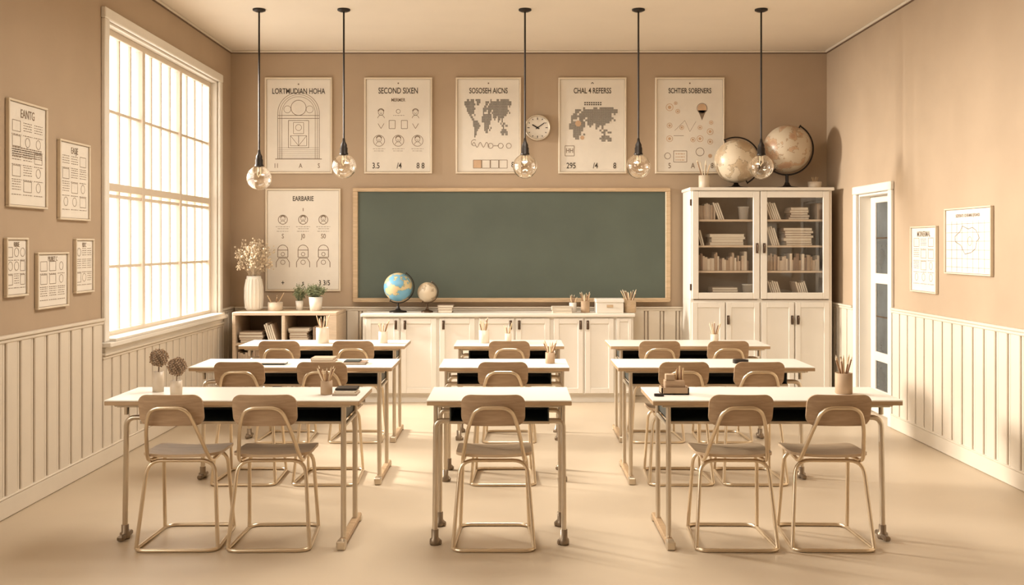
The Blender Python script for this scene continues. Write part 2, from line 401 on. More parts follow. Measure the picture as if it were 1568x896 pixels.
def worldmap(b,x0,x1,z1,z0,c0,c1,m):
    n=c1-c0; dx=(x1-x0)/n; dz=(z1-z0)/len(MAP)
    for r,row in enumerate(MAP):
        for c in range(c0,c1):
            if row[c]=='#':
                for a in (0,.5):
                    for q in (0,.5):
                        x=x0+(c-c0+a)*dx; z=z1-(r+q)*dz; b.ifill(x,x+dx*.38,z-dz*.38,z,m,YI)
def p3(b,w,h,t):
    t.append(('SOSOSEH AICNS',0,h*.36,.060,dict(sx=.84,bold=.0006))); b.idisc((0,h*.44),.008,M_ink2,YI)
    worldmap(b,-.25,.24,.26,-.12,0,40,M_ink)
    b.ipoly([(-.16+.002*i*4,-.19+.025*math.sin(i*.8)*(1-.0*i)) for i in range(22)],.004,M_ink2,YI); b.iarc((-.14,-.17),.03,1,5,.004,M_ink2,YI)
    for x in (.02,.12,.2): b.icirc((x,-.2),.025,.004,M_ink2,YI)
    b.iline((.05,-.2),(.1,-.2),.004,M_ink2,YI)
    for k in range(4):
        x=-.15+k*.085; b.irect(x,x+.08,-.42,-.34,.004,M_ink2,YI)
    b.ifill(-.148,-.072,-.418,-.342,M_inkO,YI+.0001)
    t.append(('8',.24,-h*.41,.06,{}))
def p4(b,w,h,t):
    t.append(('CHAL 4 REFERSS',0,h*.36,.060,dict(sx=.84,bold=.0006))); b.ipoly([(-.012,h*.435),(0,h*.45),(.012,h*.435)],.005,M_ink,YI)
    worldmap(b,-.23,.25,.18,-.18,15,39,M_ink)
    for k in range(16): b.ifill(-.08+.022*(k%8),-.065+.022*(k%8),.2+.02*(k//8),.212+.02*(k//8),M_ink,YI)
    b.idisc((-.14,.02),.03,M_inkO,YI-.0004); b.idisc((-.10,-.12),.02,M_inkO,YI-.0004)
    b.irect(-.27,-.18,-.30,-.2,.004,M_ink2,YI); t.append(('HH',-.225,-.25,.05,dict(m=M_ink2)))
    for x,s in ((-.21,'295'),(.03,'/4'),(.22,'8')): t.append((s,x,-h*.42,.062,dict(bold=.0005)))
def p5(b,w,h,t):
    t.append(('SCHTIER SOBENERS',0,h*.36,.056,dict(sx=.84,bold=.0006))); b.idisc((0,h*.44),.008,M_ink2,YI)
    b.idisc((.12,.17),.045,M_inkO,YI); b.add([(.08,YI,.15),(.12,YI,.05),(.16,YI,.15)],[(0,1,2)],M_ink2); b.icirc((.12,.17),.05,.004,M_ink2,YI)
    for (x,z,r) in ((-.2,.18,.035),(-.12,.14,.02),(-.14,.22,.015),(-.2,-.0,.025),(-.2,-.13,.03),(-.08,-.02,.02),(.03,-.14,.022),(.1,-.02,.02),(.2,-.06,.03),(.1,-.13,.03),(.21,.03,.018),(.2,-.16,.025)):
        b.icirc((x,z),r,.004,M_inkO,YI,12); b.idisc((x,z),r*.5,M_inkO,YI,8)
    b.ipoly([(-.15,-.05),(-.05,.05),(.0,-.06),(.06,.04)],.002,M_ink2,YI); b.ipoly([(-.16,-.1),(-.06,-.1)],.003,M_ink2,YI)
    b.irect(-.16,-.03,-.36,-.25,.004,M_ink2,YI)
    for k in range(3): smalltext(b,-.14,-.05,-.28-.03*k,.006,M_inkO,seed=k)
    b.icirc((.1,-.26),.04,.004,M_ink2,YI); b.icirc((-.22,-.3),.03,.004,M_ink2,YI); b.idisc((.2,-.3),.02,M_inkO,YI)
    for x,s in ((-.2,'5'),(.03,'A'),(.22,'8')): t.append((s,x,-h*.42,.058,dict(m=M_ink2)))
def p6(b,w,h,t):
    t.append(('EARBARIE',0,h*.40,.052,dict(sx=.9,bold=.0006))); b.ipoly([(0,h*.28),(0,h*.31)],.006,M_ink2,YI)
    for x in (-.2,0,.2):
        b.icirc((x,.20),.045,.005,M_ink2,YI); person(b,x,.21,.045); smalltext(b,x-.07,x+.07,.13); smalltext(b,x-.05,x+.06,.11,seed=5)
        t.append((('S','J0','S0')[int((x+.2)/.2+.1)],x,.035,.05,dict(m=M_ink2)))
        b.irect(x-.05,x+.05,-.17,-.10,.005,M_ink2,YI); b.iarc((x,-.10),.05,0,math.pi,.005,M_ink2,YI,12); smalltext(b,x-.06,x+.06,.085,seed=8)
        b.ipoly([(x-.065,-.27),(x-.065,-.22),(x-.04,-.18),(x+.04,-.18),(x+.065,-.22),(x+.065,-.27)],.005,M_ink2,YI); b.icirc((x,-.22),.022,.004,M_ink2,YI)
        b.iarc((x,-.14),.018,0,6.28,.004,M_ink2,YI,10)
    for x,s in ((-.2,'+'),(0,'s'),(.21,'3 3/5')): t.append((s,x,-h*.42,.055,dict(bold=.0005)))
def bwx(p): return (p-784)/155.0
def bwz(p): return H-(p-375)/155.0
for (x0,x1,z0,z1,d) in ((406,509,119,266,p1),(558,662,119,266,p2),(698,798,119,266,p3),(855,959,119,266,p4),(1003,1109,119,266,p5),(407,522,289,446,p6)):
    X0,X1,Z1,Z0=bwx(x0),bwx(x1),bwz(z0),bwz(z1)
    poster(X1-X0,Z1-Z0,((X0+X1)/2,YB-.001,(Z0+Z1)/2),0,d)
def gridposter(seed,title,rows,kind):
    def d(b,w,h,t):
        rr=random.Random(seed); t.append((title,0,h*.38,h*(.05 if kind=='map' else .09),dict(m=M_ink2,sx=.9)))
        if kind=='map':
            for k in range(1,8): b.iline((-w/2+.02+k*(w-.04)/8,-h/2+.02),(-w/2+.02+k*(w-.04)/8,h*.3),.0018,M_ink2,YI)
            for k in range(6): b.iline((-w/2+.02,-h/2+.05+k*h*.13),(w/2-.02,-h/2+.05+k*h*.13),.0018,M_ink2,YI)
            pts=[(w*.32*math.cos(a*.5)*(.6+.4*rr.random())*1.0,.02+h*.25*math.sin(a*.5)*(.5+.5*rr.random())) for a in range(13)]
            b.ipoly(pts,.0035,M_ink2,YI,True); b.icirc((w*.05,.0),.03,.004,M_inkO,YI)
            return
        for r in range(rows):
            z=h*.27-r*h*.7/rows
            for c in (-1,0,1):
                x=c*w*.28
                k=rr.random()
                if k<.35: b.irect(x-w*.1,x+w*.1,z-h*.3/rows,z+h*.2/rows,.0025,M_ink2,YI)
                elif k<.65: b.icirc((x,z-h*.05/rows),h*.22/rows if h*.22/rows<w*.12 else w*.12,.0025,M_ink2,YI)
                else: 
                    for q in range(4): smalltext(b,x-w*.11,x+w*.11,z+h*.15/rows-q*h*.12/rows,.003,M_ink2,seed+q)
                smalltext(b,x-w*.12,x+w*.12,z-h*.45/rows,.003,M_ink2,seed)
        if kind=='blk':
            for q in range(5): smalltext(b,-w*.38,w*.38,h*.06-q*.012,.005,M_ink2,seed+q)
    return d
for (y0,y1,z0,z1,ti,rows,k,sd) in ((5.37,5.82,1.70,2.30,'EANTG',5,'blk',1),(5.98,6.41,1.645,2.14,'EASJE',4,'',2),(5.35,5.59,1.20,1.53,'RIRIE',3,'',3),(5.70,6.10,1.11,1.445,'PSURET C',3,'',4),(6.20,6.47,1.18,1.53,'BDC',3,'',5)):
    poster(y1-y0,z1-z0,(XL+.001,(y0+y1)/2,(z0+z1)/2),math.pi/2,gridposter(sd,ti,rows,k),.012)
for (y0,y1,z0,z1,ti,rows,k,sd) in ((7.14,7.6,1.13,1.63,'MOINERMAL',4,'',8),(6.32,7.0,1.285,1.745,'',4,'map',9)):
    poster(y1-y0,z1-z0,(XR-.001,(y0+y1)/2,(z0+z1)/2),-math.pi/2,gridposter(sd,ti if k!='map' else 'SEZEFERATE I SCHIEAMNE EJFOAHDS',rows,k),.010)

# chalkboard
b=B(); x0,x1,z0,z1=bwx(541),bwx(1026),bwz(462),bwz(288); f=.05
b.box(x0+f*.5,x1-f*.5,YB-.02,YB-.001,z0+f*.5,z1-f*.5,M_board)
b.box(x0,x1,YB-.045,YB-.001,z1-f*.75,z1,M_oak,.006); b.box(x0,x1,YB-.045,YB-.001,z0,z0+f*.75,M_oak,.006)
b.box(x0,x0+f,YB-.044,YB-.001,z0+f*.7,z1-f*.7,M_oak,.006); b.box(x1-f,x1,YB-.044,YB-.001,z0+f*.7,z1-f*.7,M_oak,.006)
b.box(x0+.02,x1-.02,YB-.10,YB-.046,z0,z0+.018,M_oak,.005); b.box(x0+.02,x1-.02,YB-.10,YB-.092,z0+.018,z0+.03,M_oak,.002)
b.obj('chalkboard')
# clock
b=B(); b.M=Matrix.Translation((bwx(823),YB-.001,bwz(196)))@Matrix.Rotation(math.pi/2,4,'X')
b.lathe([(0,0),(.127,0),(.130,.01),(.130,.035),(.120,.045),(.112,.035),(.112,.02)],(0,0,0),M_metal2,40); b.lathe([(.112,.02),(0,.02)],(0,0,0),M_paper,40,False)
b.M=Matrix.Translation((bwx(823),YB-.001,bwz(196)))
for k in range(12):
    a=k*math.pi/6; L=.022 if k%3==0 else .012
    b.iline((math.cos(a)*.1,math.sin(a)*.1),(math.cos(a)*(.1-L),math.sin(a)*(.1-L)),.006,M_black,-.0215)
for a,l,w in ((math.radians(150),.06,.010),(math.radians(35),.085,.007)): b.iline((-math.cos(a)*.02,-math.sin(a)*.02),(math.cos(a)*l,math.sin(a)*l),w,M_black,-.024)
b.idisc((0,0),.010,M_black,-.025); b.obj('wall_clock')

# ------------------------------------------------------------------ pendants
for (x,zb) in ((-2.06,2.035),(-1.37,2.13),(.106,2.13),(1.03,2.13),(2.03,2.125)):
    b=B(); y=0
    b.lathe([(0,0),(.052,0),(.052,-.012),(.03,-.022),(.0,-.024)],(0,0,ZC),M_black,28)
    r=.100; zt=zb+r
    b.tube([(0,0,ZC-.01),(0,0,zt+.10)],.0075,M_black,seg=8)
    b.lathe([(0,.13),(.009,.128),(.013,.10),(.026,.075),(.026,.055),(.031,.050),(.031,.01),(.036,.005),(.036,-.012),(0,-.012)],(0,0,zt),M_black,24)
    b.lathe([(.030,.098),(.06,.080),(.085,.053),(.098,.02),(.1,0),(.098,-.02),(.085,-.053),(.06,-.08),(.03,-.0955),(.012,-.0995),(0,-.1)],(0,0,zb),M_bulb,36)
    b.tube([(-.012,0,zt-.012),(-.014,0,zb+.03),(-.006,0,zb+.005),(.006,0,zb+.03),(.014,0,zb+.03),(.012,0,zt-.012)],.0014,M_fil,seg=5)
    b.tube([(0,0,zt-.01),(0,0,zb+.05)],.006,M_ceram,seg=8)
    b.obj('pendant_lamp',(x,7.98,0))

# ------------------------------------------------------------------ cabinets
def shaker(b,x0,x1,z0,z1,y,m=M_white,r=.05,t=.018):
    """inset-panel door whose front face is at y (faces -Y)"""
    b.box(x0+.001,x1-.001,y+.010,y+t+.004,z0+.001,z1-.001,m)
    for (a0,a1,c0,c1) in ((x0,x0+r,z0,z1),(x1-r,x1,z0,z1),(x0+r,x1-r,z0,z0+r),(x0+r,x1-r,z1-r,z1)): b.box(a0,a1,y,y+.0101,c0,c1,m,.003)
def handle(b,x,z,y,l=.09):
    b.box(x-.012,x+.012,y-.006,y,z-l/2-.012,z+l/2+.012,M_bronze,.003)
    b.tube([(x,y,z-l/2),(x,y-.03,z-l/2),(x,y-.03,z+l/2),(x,y,z+l/2)],.007,M_bronze,fr=.012,seg=8)
YC=9.23
b=B(); X0,X1=-1.41,1.145
b.box(X0+.02,X1-.02,YC+.05,YB-.05,0,.075,M_white); b.box(X0,X1,YC+.0225,YB-.05,.075,.81,M_white); b.box(X0-.015,X1+.015,YC-.015,YB-.05,.81,.842,M_white,.006)
k=162.5
for (p,q,hx) in ((560,611,606),(614,668,620),(673,727,679),(733,787,782),(790,842,795),(848,893,889),(896,940,900)):
    a,c=(p-784)/k,(q-784)/k; shaker(b,a,c,.09,.795,YC); handle(b,(hx-784)/k,.735,YC,.06)
shaker(b,(944-784)/k,(967-784)/k,.09,.795,YC,r=.03)
b.obj('low_cabinet')

def upright(b,x0,x1,z,y0,y1,hmin,hmax,tmin=.015,tmax=.035):
    x=x0
    while True:
        t=tmin+(tmax-tmin)*R()
        if x+t>x1: break
        h=hmin+(hmax-hmin)*R(); d=y0+.02*R(); m=random.choice(M_bk)
        b.box(x,x+.003,d,y1,z,z+h,m); b.box(x+t-.003,x+t,d,y1,z,z+h,m); b.box(x+.003,x+t-.003,d,d+.003,z,z+h,m); b.box(x+.0031,x+t-.0031,d+.003,y1-.003,z+.004,z+h-.005,M_page)
        x+=t+.001
def flat(b,xc,z,y0,y1,w,n,t=.024):
    for i in range(n):
        ww=w*(1-.18*R()); o=(R()-.5)*.02; tt=t*(.7+.6*R()); m=random.choice(M_bk)
        x0,x1=xc-ww/2+o,xc+ww/2+o
        b.box(x0,x1,y0,y1,z,z+.003,m); b.box(x0,x1,y0,y1,z+tt-.003,z+tt,m); b.box(x0,x0+.003,y0,y1,z+.003,z+tt-.003,m); b.box(x0+.003,x1-.006,y0+.004,y1-.004,z+.003,z+tt-.003,M_page); z+=tt+.0005
    return z
def lean(b,x,z,y0,y1,h,ang,n,t=.016,inv=1):
    for i in range(n):
        M0=b.M.copy()
        m=random.choice(M_bk); hh=h*(.9+.1*R())
        b.M=M0@Matrix.Translation((x+inv*i*(t+.003)/math.cos(ang),0,z))@Matrix.Rotation(ang*inv,4,'Y')
        if inv>0: b.box(-t,0,y0,y1,0,hh,m); b.box(-t+.002,-.002,y0-.001,y1-.003,.004,hh+.001,M_page)
        else: b.box(0,t,y0,y1,0,hh,m); b.box(.002,t-.002,y0-.001,y1-.003,.004,hh+.001,M_page)
        b.M=M0

# tall display cabinet
b=B(); YT=9.20; X0,X1=1.68,3.01; s=163.0; TB=YB-.05
zx=lambda p:H-(p-375)/s
xx=lambda p:(p-784)/s
ZM=zx(460)
b.box(X0+.015,X1-.015,YT+.04,TB,0,.06,M_white)
b.box(X0,X1,YT+.0225,TB,.06,ZM,M_white)
b.box(X0,X0+.03,YT+.0205,TB,ZM,2.0,M_white,.003); b.box(X1-.03,X1,YT+.0205,TB,ZM,2.0,M_white,.003)
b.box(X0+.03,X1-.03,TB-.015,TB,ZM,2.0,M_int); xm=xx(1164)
b.box(xm-.02,xm+.02,YT+.022,TB-.015,ZM,2.0,M_white)
b.box(X0-.015,X1+.015,YT-.015,TB,2.0,2.03,M_white,.006)
shz=[ZM,zx(415),zx(376),zx(336)]
for z in shz[1:]: b.box(X0+.03,X1-.03,YT+.05,TB-.015,z-.018,z,M_peach)
b.box(X0+.03,X1-.03,YT+.03,TB-.015,ZM,ZM+.003,M_peach)
for (p,q) in ((1060,1163),(1165,1270)):
    a,c=xx(p),xx(q); z0,z1=zx(458),1.995; r=.06
    for (u0,u1,v0,v1) in ((a,a+r,z0,z1),(c-r,c,z0,z1),(a+r,c-r,z0,z0+r),(a+r,c-r,z1-r,z1)): b.box(u0,u1,YT,YT+.02,v0,v1,M_white,.004)
    b.add([(a+r,YT+.01,z0+r),(c-r,YT+.01,z0+r),(c-r,YT+.01,z1-r),(a+r,YT+.01,z1-r)],[(0,1,2,3)],M_glass)
for x in (1159,1170): handle(b,xx(x),zx(380),YT,.07)
for (p,q) in ((1060,1110),(1112,1163),(1166,1216),(1218,1270)): shaker(b,xx(p),xx(q),.08,zx(463),YT)
for x in (1115,1213,1222): handle(b,xx(x),zx(490),YT,.06)
for z in (zx(310),zx(440)): b.box(X0-.004,X0+.01,YT+.015,YT+.03,z-.03,z+.03,M_bronze)
b.obj('display_cabinet')
# contents of the display cabinet
b=B(); e=.0015; y0,y1=YT+.09,YT+.30
L0,L1,R0,R1=1.775,2.33,2.42,2.955
z=[q+e for q in shz]; z[0]+=.003
upright(b,L0,L0+.16,z[3],y0,y1,.13,.17,.012,.022); lean(b,L0+.20,z[3],y0,y1,.18,-.35,3,inv=1)
lean(b,L0+.03,z[2],y0,y1,.16,-.25,2,inv=1); flat(b,L0+.27,z[2],y0,y1,.34,4)
upright(b,L0,L1-.08,z[1],y0,y1,.08,.18,.010,.026)
flat(b,L0+.24,z[0],y0,y1,.27,5)
lean(b,R0+.05,z[3],y0,y1,.18,-.35,5,inv=1); flat(b,R0+.31,z[3],y0,y1,.20,5); upright(b,R1-.06,R1,z[3],y0,y1,.15,.19)
lean(b,R0+.06,z[2],y0,y1,.19,-.3,4,inv=1); flat(b,R0+.30,z[2],y0,y1,.30,7)
upright(b,R0+.01,R1-.03,z[1],y0,y1,.09,.17,.010,.024)
lean(b,R0+.07,z[0],y0,y1,.19,-.3,5,inv=1); lean(b,R0+.33,z[0],y0,y1,.18,-.3,5,inv=1)
b.obj('books')
for (x,zz,h) in ((L1-.11,z[3],.115),(L1-.07,z[0],.13)):
    b=B(); b.lathe([(0,0),(.042,0),(.05,h),(.053,h),(.053,h+.01),(.044,h+.01),(.040,.01),(0,.01)],(0,0,0),M_ceramW); b.obj('flower_pot',(x,YT+.2,zz))

# open bookcase in the left corner
b=B(); X0,X1,Y0,Y1,ZT=-2.60,-1.63,9.10,YB-.05,.862
b.box(X0,X1,Y0,Y1,ZT-.03,ZT,M_peach,.004); b.box(X0,X1,Y0,Y1,.04,.07,M_peach); b.box(X0+.02,X1-.02,Y0+.02,Y1,0,.04,M_peach)
for x in (X0,-2.14,X1-.10): b.box(x,x+(.03 if x<X1-.11 else .10),Y0,Y1,.07,ZT-.03,M_peach,.003)
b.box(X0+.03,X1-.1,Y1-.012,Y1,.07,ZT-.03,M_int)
for zz in (.575,.31): b.box(X0+.03,X1-.1,Y0+.005,Y1-.012,zz-.022,zz,M_peach)
b.obj('bookcase')
b=B(); y0,y1=9.14,9.34
flat(b,-2.43,.577,y0,y1,.24,4); lean(b,-2.25,.577,y0,y1,.19,-.3,4,inv=1)
flat(b,-1.99,.577,y0,y1,.2,6,.02); upright(b,-1.86,-1.74,.577,y0,y1,.14,.19)
upright(b,-2.56,-2.2,.312,y0,y1,.15,.22); flat(b,-1.93,.312,y0,y1,.22,5); flat(b,-2.4,.072,y0,y1,.25,5); upright(b,-2.1,-1.8,.072,y0,y1,.15,.2)
b.obj('books')

# ------------------------------------------------------------------ globes
def globe(x,y,z,r,m,hc,tilt=23,metal=M_black,br=None):
    """hc: height of sphere centre above support z"""
    b=B(); br=br or r*.62
    b.lathe([(0,0),(br,0),(br,.006),(br*.9,.014),(br*.35,.022),(r*.12,.04),(r*.09,.06)],(0,0,0),metal,32)
    t=math.radians(tilt); R2=r*1.12; C=Vector((0,0,hc))
    low=hc-R2
    b.tube([(0,0,.03),(0,0,low+.002)],r*.07 if r*.07>.005 else .005,metal,seg=10)
    pts=[]
    for i in range(29):
        ang=(-math.pi/2-t)+math.pi*i/28
        pts.append(C+Vector((math.cos(ang)*R2,0,math.sin(ang)*R2)))
    b.tube(pts,max(.004,r*.035),metal,seg=8)
    for sgn in (-1,1):
        a=(-math.pi/2-t) if sgn<0 else (math.pi/2-t)
        d=Vector((math.cos(a),0,math.sin(a))); b.tube([C+d*(r*.98),C+d*(R2+.01)],max(.004,r*.03),metal,seg=8)
    b.sphere((0,0,hc),r,m,40)
    b.obj('desk_globe',(x,y,z))
k=160.0
globe((1129-784)/k,9.43,2.0305,.208,M_globeC,.262,-28)
globe((1206-784)/k+.01,9.43,2.0305,.225,M_globeA,.385,30,br=.12)
globe((608-784)/161,9.40,.8425,.137,M_globeB,.243,30)
globe((653-784)/161,9.40,.8425,.094,M_globeC,.195,25,M_bronze)

# ------------------------------------------------------------------ small props
def pencil_cup(x,y,z,r,h,n,ph,m=M_ceram,mats=(M_pen1,M_pen2,M_pen3),name='pencil_cup',spread=.35):
    b=B(); b.lathe([(0,0),(r*.95,0),(r,.003),(r,h),(r*.88,h),(r*.88,.006),(0,.006)],(0,0,0),m,24)
    for i in range(n):
        a=2*math.pi*i/n+R()*.5
        rt=r*.82
        p0=Vector((-math.cos(a)*rt*.5*R(),-math.sin(a)*rt*.5*R(),.008)); p1=Vector((math.cos(a)*rt*(.4+.5*R()),math.sin(a)*rt*(.4+.5*R()),h)); dd=(p1-p0).normalized()
        L=ph*(.78+.22*R()); mm=mats[i%len(mats)]
        pr=.0042
        b.tube([p0,p0+dd*L],pr,mm,seg=6); b.tube([p0+dd*L,p0+dd*(L+.016)],pr,M_pen3,seg=6,taper=.0006)
    b.obj(name,(x,y,z))
pencil_cup((1079-784)/k,9.40,2.0305,.052,.125,7,.27,spread=.3)
b=B(); b.lathe([(0,0),(.06,0),(.066,.065),(.06,.065),(.055,.01),(0,.01)],(0,0,0),M_ceram)
for i in range(4): a=i*1.6; b.tube([(0,0,.01),(math.cos(a)*.03,math.sin(a)*.03,.11)],.004,M_pen1,seg=6)
b.obj('pencil_cup',((1250-784)/k,9.42,2.0305))
zc=.8425; k=161.0
pencil_cup((897-784)/k,9.38,zc,.042,.11,8,.19,M_kraft); pencil_cup((890-784)/k-.07,9.46,zc,.035,.09,5,.16,M_ceramW)
pencil_cup((964-784)/k+.01,9.38,zc,.06,.12,12,.22,M_oak)
b=B(); flat(b,0,0,-.08,.08,.16,3,.026); b.obj('book_stack',((682-784)/k,9.40,zc))
b=B(); flat(b,0,0,-.10,.10,.2,2,.035); b.obj('book_stack',((860-784)/k,9.36,zc))
b=B(); b.box(-.13,.13,-.1,.1,0,.10,M_ceramW,.006); b.box(-.135,.135,-.105,.105,.10,.135,M_white,.006); b.box(-.03,.03,-.107,-.104,.055,.08,M_oak); b.obj('storage_box',((933-784)/k,9.36,zc))
# vase with dried flowers on the bookcase
zt=.8625; k=161.0
b=B(); vh=.33
prof=[(0,0),(.065,0),(.078,.02),(.085,.12),(.083,.22),(.070,.30),(.066,vh),(.058,vh),(.062,.29),(.074,.2),(.07,.02),(0,.02)]
b.lathe(prof,(0,0,0),M_ceramW,32)
for i in range(16): 
    a=2*math.pi*i/16; b.tube([(math.cos(a)*.080,math.sin(a)*.080,.02),(math.cos(a)*.087,math.sin(a)*.087,.12),(math.cos(a)*.085,math.sin(a)*.085,.22),(math.cos(a)*.071,math.sin(a)*.071,.30)],.005,M_ceramW,seg=6)
for i in range(75):
    a=R()*6.28; q=.02+.16*math.sqrt(R()); top=vh+.08+.29*R()*(1-q*1.5)
    p0=Vector((math.cos(a)*.02,math.sin(a)*.02,vh-.05)); p2=Vector((math.cos(a)*q,math.sin(a)*q,top)); p1=(p0+p2)/2+Vector((-math.cos(a)*.02,-math.sin(a)*.02,.02))
    b.tube(fillet([p0,p1,p2],.1),.0014,M_dry,seg=4)
    for j in range(8):
        c=p2+Vector(((R()-.5)*.06,(R()-.5)*.06,(R()-.6)*.09)); b.tube([p1+(p2-p1)*.5,c],.0008,M_dry,seg=3); b.sphere(c,.005+.006*R(),M_dry,6)
b.obj('vase_of_dried_flowers',((386-784)/k,9.38,zt))
pencil_cup((420-784)/k,9.36,zt,.07,.08,5,.17,M_ceram)
def plant(x,y,z,r,h,hr,hh,n):
    b=B(); b.lathe([(0,0),(r*.8,0),(r,h),(r*.9,h),(r*.85,h-.012),(0,h-.012)],(0,0,0),M_ceramW); b.lathe([(0,h-.011),(r*.86,h-.011)][::-1],(0,0,0),M_soil)
    for i in range(n):
        a=R()*6.28; q=hr*math.sqrt(R()); p0=Vector((math.cos(a)*r*.3,math.sin(a)*r*.3,h-.015)); p2=Vector((math.cos(a)*q,math.sin(a)*q,h+hh*(.4+.6*R())*(1-.4*q/hr)))
        P=fillet([p0,(p0+p2)/2+Vector((0,0,.02)),p2],.05); b.tube(P,.0012,M_green,seg=3)
        for j in range(8):
            c=p0+(p2-p0)*(.35+.65*R())+Vector(((R()-.5)*.03,(R()-.5)*.03,(R()-.3)*.03)); u=Vector((R()-.5,R()-.5,R()-.3)).normalized()*.011; w=u.orthogonal().normalized()*.005
            b.add([c-u,c+w,c+u,c-w],[(0,1,2,3)],M_green)
    b.obj('potted_plant',(x,y,z))
plant((455-784)/k,9.42,zt,.038,.09,.07,.20,50); plant((482-784)/k,9.36,zt,.066,.13,.11,.15,110)

# ------------------------------------------------------------------ desks
TH=.728
def desk(x0,x1,y,left,right,spike=None):
    b=B(); w=x1-x0; cx=(x0+x1)/2; a,c=-w/2,w/2; D=.45
    b.box(a,c,0,D,TH-.007,TH,M_top,.002); b.box(a+.001,c-.001,.001,D-.001,TH-.026,TH-.007,M_edge,.002)
    la=a+(.16 if left=='leg' else .09); lc=c-(.16 if right=='leg' else .09)
    if left=='pair': la=a+.11; lc=c-.11
    z0,z1=TH-.118,TH-.030
    b.box(la,lc,.06,D-.04,z0,z0+.006,M_dark); b.box(la,la+.006,.06,D-.04,z0,z1,M_dark); b.box(lc-.006,lc,.06,D-.04,z0,z1,M_dark); b.box(la,lc,D-.05,D-.04,z0,z1,M_dark)
    b.box(la-.004,lc+.004,.052,.062,z0-.008,z0+.006,M_metal2,.002); b.box(la,lc,.06,D-.04,z1,TH-.026,M_dark)
    b.box(a+.05,c-.05,.03,.05,TH-.04,TH-.026,M_metal2,.003); b.box(a+.05,c-.05,D-.05,D-.03,TH-.04,TH-.026,M_metal2,.003)
    r=.0135
    for side,kind,xe,xi in ((-1,left,a,la),(1,right,c,lc)):
        s=side
        if kind=='leg':
            xl=xe-s*.045
            b.tube([(xi,.17,z0+.005),(xl-s*.0,.17,z0+.005),(xl+s*.008,.17,.06)],r,M_metal2,fr=.05)
            b.box(xe-s*.03,xe-s*.06,.05,D-.05,TH-.04,TH-.026,M_metal2,.003); b.tube([(xl,.17,z0+.02),(xl,.17,TH-.03)],r*.9,M_metal2)
            b.lathe([(0,0),(.024,0),(.026,.012),(.026,.03),(.018,.035),(.018,.07),(.0,.072)],(xl+s*.008,.17,0),M_foot,16)
            b.box(xl+s*.008-.016,xl+s*.008+.016,.10,.24,.004,.028,M_foot,.006)
        elif kind=='pair':
            for yy in (.07,D-.06):
                xl=xe-s*.04
                b.tube([(xi,yy,z0+.005),(xl,yy,z0+.005),(xl+s*.004,yy,.06)],r,M_metal2,fr=.05); b.tube([(xl,yy,z0-.03),(xl,yy,TH-.03)],r*.8,M_metal2)
                b.lathe([(0,0),(.024,0),(.026,.012),(.026,.028),(.018,.035),(.018,.075),(.0,.077)],(xl+s*.004,yy,0),M_foot,16)
                b.box(xl-.03,xl+.03,yy-.012,yy+.012,.0,.026,M_foot,.006)
        else:
            xl=xe-s*.085
            for yy in (.05,D-.045): b.tube([(xl,yy,.03),(xl,yy,TH-.03)],r,M_metal2)
            b.tube([(xl,.05,z0-.02),(xl,D-.045,z0-.02)],r*.8,M_metal2)
            b.box(xl-.02,xl+.02,-.03,D+.06,.012,.042,M_edge,.006)
            b.box(xl-.022,xl+.022,-.035,.02,0,.045,M_metal2,.006); b.box(xl-.022,xl+.022,D+.02,D+.065,0,.03,M_metal2,.005)
    b.obj('school_desk',(cx,y,0))
rows=[4.8,6.1,7.4]
for y,(l,c,r) in zip(rows,(((-2.0,-.749),(-.419,.294),(.69,1.917)),((-2.016,-.748),(-.455,.358),(.66,1.89)),((-2.067,-.81),(-.44,.395),(.745,1.954)))):
    desk(*l,y,'leg','bar'); desk(*c,y,'pair','pair'); desk(*r,y,'bar','leg')

# ------------------------------------------------------------------ chairs
def chair(x,y,rz=0):
    b=B(); r=.0095
    b.tube([(-.20,-.20,r),(.20,-.20,r),(.178,.25,r),(-.178,.25,r)],r,M_metal,closed=True,fr=.06,seg=10)
    b.tube([(-.198,-.17,r),(-.165,-.10,.425),(.165,-.10,.425),(.198,-.17,r)],r,M_metal,fr=.07)
    b.tube([(-.180,.20,r),(-.163,.13,.425),(.163,.13,.425),(.180,.20,r)],r,M_metal,fr=.07)
    # back loop
    b.tube([(-.14,.12,.424),(-.155,-.135,.424),(-.118,-.262,.62),(-.085,-.305,.718),(.085,-.305,.718),(.118,-.262,.62),(.155,-.135,.424),(.14,.12,.424)],r,M_metal,fr=.06)
    b.panel(.375,.37,.014,.07,lambda u,v:(.012*(v/.185)**2 if v<0 else -.010*(v/.185)**2)+.010*(u/.18)**2,lambda u,v,o:(u,.035+v,.444+o),M_seat_lit)
    b.panel(.306,.155,.012,.045,lambda u,v:0,lambda u,v,o:(u,-.272-.30*v+.9*u*u+o,.700+v),M_oakd)
    for sx in (-.07,.07):
        b.cyl((sx,-.02,.4515),.006,.002,M_metal,10)
    b.obj('school_chair',(x,y,0),rz)
for y,xs in ((4.94,((-1.635,.02),(-1.19,.03),(-.09,0),(1.10,-.02),(1.57,-.03))),(6.24,((-1.665,0),(-1.16,0),(-.055,0),(1.05,0),(1.51,0))),(7.54,((-1.73,0),(-1.18,0),(-.02,0),(1.097,0),(1.607,0)))):
    for x,a in xs: chair(x,y,a)

